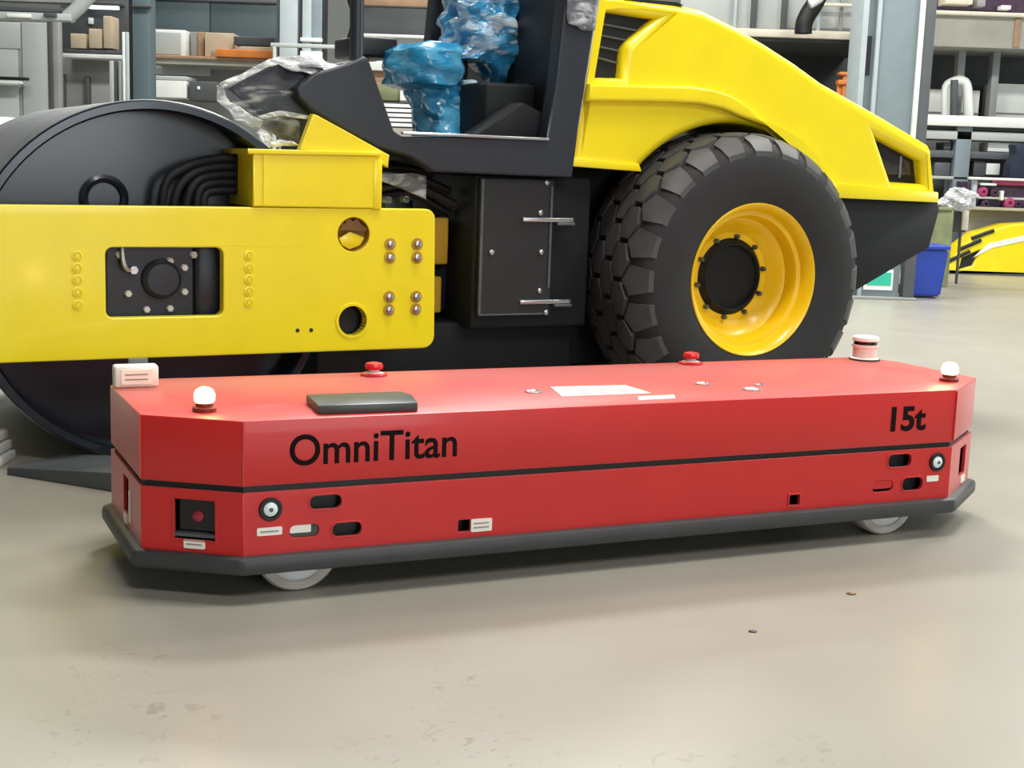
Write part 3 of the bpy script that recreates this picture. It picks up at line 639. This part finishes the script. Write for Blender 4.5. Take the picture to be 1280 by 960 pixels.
tg = empty('blue_bin', (0, 0, 0)); p = g(1158, 372); tg.location = (p.x - .04, p.y + .1, 0)
tag(tg, 'blue wheeled plastic bin standing beside the wide column base', 'bin')
bw, bh = .20, .60
bm = bmesh.new(); a = [bm.verts.new(v) for v in [(-bw * .84, -.18, .02), (bw * .84, -.18, .02), (bw * .84, .2, .02), (-bw * .84, .2, .02), (-bw, -.25, bh - .06), (bw, -.25, bh - .06), (bw, .26, bh - .06), (-bw, .26, bh - .06)]]
for f in [(3, 2, 1, 0), (4, 5, 6, 7), (0, 1, 5, 4), (1, 2, 6, 5), (2, 3, 7, 6), (3, 0, 4, 7)]: bm.faces.new([a[i] for i in f])
bmesh.ops.bevel(bm, geom=bm.edges[:], offset=.02, segments=2, affect='EDGES'); me = bpy.data.meshes.new('bin_body'); bm.to_mesh(me); bm.free(); link('bin_body', me, 'blue', tg, True)
box('bin_lid', (-bw - .015, -.27, bh - .06), (bw + .015, .29, bh - .015), 'blue', tg, .012)
for s in (-1, 1):
    bmw = lathe('bin_wheel', [(0, -.02), (.06, -.02), (.06, .02), (0, .02)], (0, 0, 0), 'black', tg, 20); bmw.location = (s * .18, .16, .06); bmw.rotation_euler = (0, 0, math.pi / 2)

yh = empty('spare_hood', (7.1, 19.0, 0))
tag(yh, 'yellow machine hood resting low on the floor beyond the blue bin, partly out of frame', 'machine hood')
def loc(px, py, Y, base): v = at(px, py, Y) - base.location; return (v.x, v.z)
hp_ = [loc(1184, 344, 19, yh), loc(1186, 330, 19, yh), loc(1200, 310, 19, yh), loc(1224, 292, 19, yh), loc(1262, 281, 19, yh), loc(1330, 277, 19, yh), loc(1330, 346, 19, yh)]
lo3 = [loc(1199, 337, 19, yh), loc(1203, 322, 19, yh), loc(1226, 312, 19, yh), loc(1216, 332, 19, yh)]
hd = plate('hood_shell', hp_, [lo3], 0, .55, 'yellow_far', yh, .03)
prism('louvre', [(q[0], q[1]) for q in [loc(1196, 339, 19, yh), loc(1200, 320, 19, yh), loc(1229, 309, 19, yh), loc(1219, 335, 19, yh)]], .06, .5, 'black', hd, 0, 'y')
for (x0, y0, x1, y1) in ((1186, 326, 1212, 314), (1198, 312, 1226, 300), (1214, 298, 1242, 288)):
    a, b = loc(x0, y0, 19, yh), loc(x1, y1, 19, yh); tube('hood_slot', [(a[0], -.01, a[1]), (b[0], -.01, b[1])], .028, 'black', hd, 6, 0)
plate('hood_stripe', [loc(1216, 322, 19, yh), loc(1236, 304, 19, yh), loc(1330, 283, 19, yh), loc(1330, 290, 19, yh), loc(1240, 310, 19, yh)], [], -.012, .002, 'offwhite', hd)
box('hood_shadow_strip', (hp_[0][0] - .05, .0, .0), (hp_[-1][0], .5, .05), 'dim', yh)  # dark strip standing in for the shadow along the hood's bottom edge
slabs = []
def item(name, label, cat, parts, Y, group=None):
    """a background thing made of upright boxes: parts = (name, x0, y0, x1, y1, depth, material[, dy])"""
    if len(parts) == 1:
        q = parts[0]; return tag(slab(name, *q[1:5], Y + (q[7] if len(q) > 7 else 0), q[5], q[6], None, .01), label, cat, group)
    q0 = parts[0]; b = at((q0[1] + q0[3]) / 2, q0[4], Y); root = empty(name, (b.x, Y, max(0, b.z))); tag(root, label, cat, group)
    for q in parts:
        o = slab(q[0], *q[1:5], Y + (q[7] if len(q) > 7 else 0), q[5], q[6], None, .008)
        o.parent = root; o.matrix_parent_inverse = Matrix.Translation(-root.location)
    return root
# mezzanine at the right
item('mezzanine', 'grey mezzanine floor edge at the top right behind the wide column', 'mezzanine',
     [('deck_beam', 1100, 20, 1400, 60, 1.5, 'beam'), ('deck_lip', 1100, 15, 1400, 20, 1.5, 'cream', -.1), ('deck_rust', 1268, 22, 1276, 58, .1, 'brown', -.03)]
     + [('post', 1231, 61, 1240, 900, .2, 'midgrey', .6), ('post', 1188, 61, 1197, 900, .2, 'midgrey', .6)], 21.2)
item('machine_panel', 'dark grey sheet panel under the right mezzanine edge', 'panel', [('panel', 1150, 58, 1480, 900, .1, 'dim')], 22.9)
item('dark_machine', 'dark machinery standing on the right mezzanine, cut by the top of the picture', 'machine',
     [('machine_body', 1178, -40, 1330, 14, 1, 'purple'), ('machine_cover', 1182, -6, 1216, 5, .4, 'cream', -.3), ('machine_box', 1222, -2, 1232, 8, .3, 'midgrey', -.3), ('machine_foot', 1252, 6, 1264, 11, .2, 'offwhite', -.3)], 22)
for (lb, x0, y0, x1, y1, Y, mm) in [('white cabinet under the mezzanine immediately right of the wide column', 1150, 112, 1224, 146, 22.2, 'offwhite'), ('white cabinet under the mezzanine at the right edge of the picture', 1241, 104, 1330, 146, 22.2, 'offwhite')]:
    item('metal_cabinet', lb, 'cabinet', [('cabinet_body', x0, y0, x1, y1, .5, mm), ('cabinet_foot', x0, y1, x1, 900, .45, 'dim', .03), ('cabinet_rail', x0, y1 - 6, x1, y1 - 4, .03, 'midgrey', -.02)], Y, 'white cabinets under the mezzanine')
dct = empty('white_duct', (0, 21.4, 0)); tag(dct, 'white bent duct arching over a dark post under the right mezzanine', 'duct')
for pts in ([(1183, 150), (1183, 112), (1190, 103), (1202, 101), (1209, 110), (1211, 150)],):
    o = tube('duct_pipe', [at(x, y, 21.4) for x, y in pts], .075, 'offwhite', None, 10); o.parent = dct; o.matrix_parent_inverse = Matrix.Translation((0, -21.4, 0))
o = tube('duct_post', [at(1192, 152, 21.2), at(1193, 100, 21.2)], .06, 'dim', None, 8, 0); o.parent = dct; o.matrix_parent_inverse = Matrix.Translation((0, -21.4, 0))
# rack below
item('storage_rack', 'pale grey steel storage rack with white top rails at the right, behind the spare hood', 'rack',
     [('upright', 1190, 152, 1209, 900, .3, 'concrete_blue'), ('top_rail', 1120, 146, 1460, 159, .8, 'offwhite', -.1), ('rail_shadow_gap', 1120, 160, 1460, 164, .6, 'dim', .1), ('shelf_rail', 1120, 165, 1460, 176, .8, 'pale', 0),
      ('shelf_board', 1120, 190, 1460, 199, .9, 'column_dark', .05), ('lower_board', 1120, 222, 1460, 226, .9, 'pale', 0), ('upright', 1276, 165, 1283, 900, .3, 'column_light', .55), ('back_sheet', 1100, 176, 1460, 222, .1, 'midgrey', .95)], 20.2)
for (nm, lb, cat, x0, y0, x1, y1, mm) in [('dark_cabinet', 'dark upright box on the rack right of the rack post', 'box', 1217, 201.5, 1232, 221.5, 'dim'), ('paper_box', 'white box on the upper shelf of the right rack', 'box', 1235, 178, 1262, 191, 'offwhite'),
        ('tool_box', 'small white and black box on the lower shelf of the right rack', 'box', 1233, 204, 1250, 220, 'offwhite'), ('grey_crate', 'grey crate on the rack, left of its post near the roller tail', 'crate', 1168, 203, 1188, 221, 'column_dark'), ('parts_crate', 'dark crate on the upper shelf left of the rack post', 'crate', 1180, 178, 1189, 188.5, 'dim')]:
    item(nm, lb, cat, [('body', x0, y0, x1, y1 - 1.5, .4, mm)], 20.32)
dn = empty('navy_cover', (0, 19.9, 0)); tag(dn, 'dark navy draped cover on the rack at the right edge of the picture', 'cover')
o = prism('cover_drape', [(at(x, y, 19.9).x, at(x, y, 19.9).z) for x, y in [(1256, 228), (1259, 205), (1266, 193), (1264, 180), (1269, 186), (1275, 179), (1290, 184), (1300, 229)]], 19.75, 20.05, 'darknavy', None, .02, 'y'); o.parent = dn; o.matrix_parent_inverse = Matrix.Translation((0, -19.9, 0))
item('purple_machine', 'dark purple and magenta machine parts stacked behind the spare yellow hood', 'machine',
     [('machine_frame', 1208, 228, 1460, 262, .5, 'purple'), ('top_bar', 1212, 222, 1460, 225, .1, 'offwhite', -.2), ('red_beam', 1246, 225, 1460, 231, .2, 'magenta', -.1), ('front_bar', 1222, 246, 1460, 249, .06, 'pale', -.15), ('leg', 1216, 222, 1221, 262, .1, 'column_light', -.12), ('leg', 1251, 238, 1255, 250, .1, 'offwhite', -.2), ('link_bar', 1226, 229, 1246, 232, .1, 'offwhite', -.15), ('bench', 1208, 259, 1460, 263, .5, 'beam', -.2), ('bench_front', 1208, 263, 1460, 900, .25, 'beam', .15)], 19.6)
for (x, y, r) in ((1229, 240, .07), (1243, 241, .06), (1262, 254, .08), (1232, 255, .06), (1272, 255, .06)):
    pm = bpy.data.objects['purple_machine']; q = at(x, y, 19.45) - pm.location
    lathe('machine_wheel', [(r, .1), (r, 0), (r * .6, -.03), (r * .4, -.03), (r * .3, .01), (0, .01)], tuple(q), 'magenta' if r > .06 else 'purple', pm, 16)
wbag = empty('plastic_bag', (0, 0, 0)); tag(wbag, 'crumpled white plastic bag on a stand behind the tail of the road roller', 'bag')
q = at(1195, 262, 17); wbag.location = (q.x, 17, q.z)
blob('bag_skin', [(0, 0, 0, .13, .12), (-.03, 0, .06, .19, .16), (.02, 0, .14, .17, .16), (.04, 0, .22, .12, .12), (.0, 0, .26, .05, .06)], 'clearedge', .03, 22, 4, wbag)
item('bag_stand', 'grey-green stand under the crumpled white bag beyond the roller tail', 'stand', [('stand_top', 1186, 262, 1208, 290, .3, 'dim'), ('stand_leg', 1198, 290, 1201, 900, .04, 'dim'), ('stand_post', 1203, 262, 1211, 288, .08, 'cream', -.05)], 17.2)
item('floor_cabinet', 'low grey-green cabinet behind the blue bin', 'cabinet', [('cabinet_body', 1150, 262, 1190, 900, .4, 'olive'), ('cabinet_top', 1150, 259, 1191, 263, .45, 'olive', -.02)], 16.6)

# ------------------------------------------------------------------ background: centre, above the hood
item('upper_gallery', 'pale gallery edge with a panelled railing above the yellow hood', 'gallery',
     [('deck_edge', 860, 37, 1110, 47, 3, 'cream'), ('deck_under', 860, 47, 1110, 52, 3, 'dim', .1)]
     + [('railing_panel', x0, -30, x1, 36, .04, 'pale', .3) for x0, x1 in ((850, 917), (921, 939), (946, 977), (984, 1022), (1026, 1050), (1054, 1084))]
     + [('railing_post', x0, -30, x1, 38, .08, mm, .1) for x0, x1, mm in ((917, 921, 'column_light'), (939, 946, 'dim'), (977, 984, 'dim'), (1022, 1026, 'column_light'), (1050, 1054, 'midgrey'))]
     + [('handrail', 1015, 4, 1090, 8, .06, 'cream', .0)], 23)
bd = tube('black_duct', [at(x, y, 22.4) for x, y in ((1004, 42), (1005, 30), (1010, 18), (1019, 4), (1026, -12))], .14, 'black', None, 12)
tag(bd, 'black bent duct standing on the gallery edge above the hood', 'duct')
be = tube('duct_hood', [at(x, y, 22.2) for x, y in ((1012, 6), (1019, 2), (1026, -3))], .07, 'offwhite', None, 8); be.parent = bd
item('shade_panel', 'dark purple-grey panel below the gallery above the hood', 'panel', [('panel', 880, 53, 1100, 900, .1, 'dim')], 26.1)
item('pale_pipe', 'thin pale upright pipe before the dark panel under the gallery', 'pipe', [('pipe', 1053, 62, 1057, 900, .06, 'pale')], 24)
item('orange_trestle', 'orange steel trestle left of the wide column, just above the hood', 'trestle', [('frame_beam', 1048, 100, 1078, 106, .2, 'orange'), ('frame_beam', 1050, 90, 1076, 94, .2, 'orange'), ('frame_post', 1046, 90, 1051, 900, .1, 'orange', .05), ('frame_post', 1070, 88, 1076, 900, .1, 'brown', .05), ('frame_sheet', 1046, 106, 1080, 130, .05, 'orange', .1)], 22)

# ------------------------------------------------------------------ background: seen through the cab
item('notice_board', 'dark board with cream frame seen through the cab above the seat', 'board',
     [('board_sheet', 452, 9, 553, 48, .05, 'dim'), ('board_frame', 450, -4, 566, 8, .1, 'brown', -.05), ('board_frame', 553, 8, 560, 50, .1, 'cream', -.05)], 21)
item('side_pillar', 'dark pillar beside the cream framed board, seen through the cab', 'pillar', [('pillar', 561, -30, 575, 120, .3, 'dim')], 21)
item('pale_ledge', 'pale ledge below the dark board seen through the cab', 'ledge', [('ledge', 440, 43, 545, 47, .4, 'offwhite'), ('ledge_leg', 543, 47, 547, 900, .1, 'dim', .1), ('ledge_leg', 441, 47, 446, 900, .1, 'dim', .1)], 20.5)
item('white_beam', 'white beam over a brown one seen through the front of the cab', 'beam', [('beam_top', 436, 76, 500, 88, .3, 'offwhite'), ('beam_low', 436, 88, 500, 104, .2, 'brown', .1)], 19)
item('olive_bundle', 'olive cloth bundle on the panel stack seen through the cab', 'bundle', [('bundle', 468, 104, 498, 126, .5, 'olive')], 18.2)
item('white_roll', 'white roll next to the olive bundle seen through the cab', 'roll', [('roll', 500, 111, 524, 126, .3, 'offwhite')], 18)
item('small_white_post', 'small white bollard left of the olive bundle seen through the cab', 'bollard', [('bollard', 462, 102, 468, 900, .1, 'offwhite')], 17.8)
ps = empty('panel_stack', (0, 18, 0)); tag(ps, 'stack of white sheets with dark gaps seen through the cab window beside the blue seat', 'sheet stack')
for k in range(5):
    y = 130 + k * 6.0
    o = slab('white_sheet', 440, y, 560, y + 4, 18, .8, 'offwhite'); o.parent = ps; o.matrix_parent_inverse = Matrix.Translation((0, -18, 0))
for nm, a in (('stack_core', (440, 128, 560, 160, 18.06, .7, 'dim')), ('stack_base', (440, 160, 560, 900, 18.0, .8, 'beam'))):
    o = slab(nm, *a); o.parent = ps; o.matrix_parent_inverse = Matrix.Translation((0, -18, 0))
# ------------------------------------------------------------------ background: left side
item('tall_column', 'pale blue-grey double column left of the cab, cut by the top of the picture', 'column',
     [('column_face', 349, -60, 371, 200, .3, 'column_light'), ('column_gap', 371, -60, 377, 200, .2, 'dim', .1), ('column_face', 377, -60, 388, 200, .3, 'column_light'), ('column_face', 388, -60, 402, 200, .3, 'concrete_blue', .05), ('column_edge', 402, -60, 405, 200, .3, 'black', .05), ('column_edge', 345, -60, 349, 200, .3, 'dim', .05), ('clamp', 375, 47, 402, 52, .1, 'offwhite', -.05), ('clamp', 375, 64, 402, 80, .1, 'offwhite', -.05)], 18)
item('slim_column', 'slim slate-blue column rising behind the top of the drum', 'column',
     [('column_face', 166, -60, 187, 240, .3, 'teal'), ('column_edge', 162, -60, 166, 240, .3, 'black', .02), ('column_cap', 164, 6, 188, 9, .1, 'dim', -.05)], 16)
item('grey_railing', 'pale tube railing between the double column and the cab', 'railing', [('top_bar', 338, 55, 440, 60, .06, 'pale'), ('post', 434, 48, 439, 900, .06, 'pale'), ('post', 340, 56, 344, 900, .06, 'pale')], 16.5)
item('left_gallery', 'grey shelf deck with a brown edge behind the drum at the left', 'deck', [('deck_beam', 188, 74, 350, 82, 2, 'beam'), ('deck_edge', 188, 71, 350, 75, 2, 'brown', -.05), ('deck_wall', 188, 82, 350, 900, .2, 'midgrey', .8), ('wall_panel', 190, 84, 262, 94, .1, 'pale', .7)], 19)
item('teal_panel', 'large dark teal panel at the upper left between the two columns', 'panel', [('panel', 180, -60, 262, 78, .1, 'teal'), ('panel', 263, -60, 352, 78, .1, 'teal'), ('panel_rail', 180, -4, 352, 2, .05, 'column_dark', -.05)], 21.5)
item('white_cabinet', 'white cabinet standing on the deck right of the slim column', 'cabinet', [('cabinet_body', 188, 37, 232, 70, .6, 'offwhite'), ('cabinet_door', 190, 40, 226, 68, .03, 'pale', -.02)], 19.2)
item('grey_locker', 'grey locker between the white cabinet and the carton on the left deck', 'locker', [('locker_body', 238, 40, 254, 71, .5, 'midgrey'), ('locker_side', 247, 40, 255, 71, .1, 'brown', -.05)], 19.4)
item('carton_box', 'large brown carton on the left deck', 'carton', [('carton_body', 256, 41, 292, 71, .5, 'carton'), ('carton_print', 264, 64, 269, 71, .02, 'brown', -.02)], 19.2)
item('orange_machine', 'orange machine base on the left deck beside the carton', 'machine', [('machine_body', 270, 62, 346, 72, .25, 'orange'), ('machine_arm', 300, 58.5, 346, 63, .2, 'carton', .02)], 18.9)
item('dark_cloth', 'dark cover lying on top of the orange machine on the left deck', 'cover', [('cover', 292, 46, 344, 57, .3, 'dim')], 18.95)
item('low_white_box', 'white box below the left deck, just above the drum', 'box', [('box_body', 190, 96, 233, 122, .5, 'offwhite'), ('box_lid', 189, 95, 234, 100, .52, 'pale', -.01)], 18.6)
item('low_dark_box', 'dark box below the left deck beside the low white box', 'box', [('box_body', 236, 102, 272, 126, .5, 'dim'), ('box_latch', 246, 108, 250, 112, .02, 'offwhite', -.02)], 18.6)
item('partition', 'pale sheet-metal partition at the far left with a dark door post', 'partition',
     [('sheet', -40, 28, 25, 61, .05, 'pale'), ('sheet', -40, 62, 25, 900, .05, 'pale'), ('sheet', 30, 28, 62, 900, .05, 'pale'), ('joint', 25, 28, 30, 900, .06, 'midgrey', .02), ('door_post', 62, 24, 68, 900, .15, 'dim', -.02), ('door_post', 68, 24, 76, 900, .15, 'midgrey', -.02)], 19)
item('handle_bar', 'dark horizontal bar fixed to the pale partition at the far left', 'bar', [('bar', -20, 96, 34, 100, .1, 'black'), ('bar_rail', -20, 101, 28, 105, .06, 'offwhite', .01)], 18.8)
item('back_bench', 'grey bench wall with a white shelf edge left of the slim column', 'bench',
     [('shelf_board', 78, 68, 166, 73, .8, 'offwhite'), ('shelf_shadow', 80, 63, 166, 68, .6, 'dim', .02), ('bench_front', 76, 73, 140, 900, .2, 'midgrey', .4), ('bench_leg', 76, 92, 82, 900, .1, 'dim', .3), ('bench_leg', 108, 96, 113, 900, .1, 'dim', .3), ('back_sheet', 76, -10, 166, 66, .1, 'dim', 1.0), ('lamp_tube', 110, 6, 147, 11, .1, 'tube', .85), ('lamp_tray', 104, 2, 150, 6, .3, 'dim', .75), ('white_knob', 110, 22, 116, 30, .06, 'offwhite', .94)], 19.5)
for (lb, x0, y0, x1, y1) in [('short grey carton, leftmost on the shelf left of the slim column', 88, 42, 107, 63), ('middle grey carton on the shelf left of the slim column', 111, 36, 127, 63), ('tall narrow grey carton, rightmost on the shelf left of the slim column', 129, 20, 140, 63)]:
    item('shelf_carton', lb, 'carton', [('carton', x0, y0, x1, y1 - 2.5, .35, 'carton')], 19.6, 'grey cartons on the left shelf')
item('pipe_rack', 'bundle of pale and dark upright pipes just left of the slim column', 'pipes', [('pipe', 138, 76, 143, 900, .08, 'pale'), ('pipe', 144, 76, 148, 900, .08, 'dim', .03), ('pipe', 149, 76, 153, 900, .08, 'midgrey'), ('pipe', 154, 40, 157, 900, .08, 'offwhite'), ('pipe', 158, 40, 162, 900, .08, 'column_light', .02)], 18.2)
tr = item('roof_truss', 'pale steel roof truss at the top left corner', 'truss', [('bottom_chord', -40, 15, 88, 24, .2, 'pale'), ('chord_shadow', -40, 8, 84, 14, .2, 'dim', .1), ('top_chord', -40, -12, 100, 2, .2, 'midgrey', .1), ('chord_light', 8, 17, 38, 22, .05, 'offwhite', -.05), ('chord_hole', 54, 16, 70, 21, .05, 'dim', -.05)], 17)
o = tube('diagonal', [at(84, 22, 17.1), at(100, 8, 17.1), at(118, -12, 17.1)], .09, 'pale', None, 8, 0); o.parent = tr; o.matrix_parent_inverse = Matrix.Translation(-tr.location)
# white vehicle at the far left edge
vc = empty('white_vehicle', (-5.6, 12.4, 0)); tag(vc, 'white rounded vehicle roof at the left edge behind the drum', 'vehicle')
b = box('vehicle_cabin', (-1.5, -.5, .55), (1.27, 1.0, 1.56), 'offwhite', vc, .17, 5); box('vehicle_body', (-2.2, -.55, .22), (1.35, 1.1, .8), 'pale', vc, .1, 3)
for x in (-1.5, .8):
    for y in (-.52, 1.0): lathe('vehicle_wheel', [(0, -.08), (.26, -.08), (.3, -.05), (.3, .05), (.26, .08), (0, .08)], (x, y, .3), 'black', vc, 24)
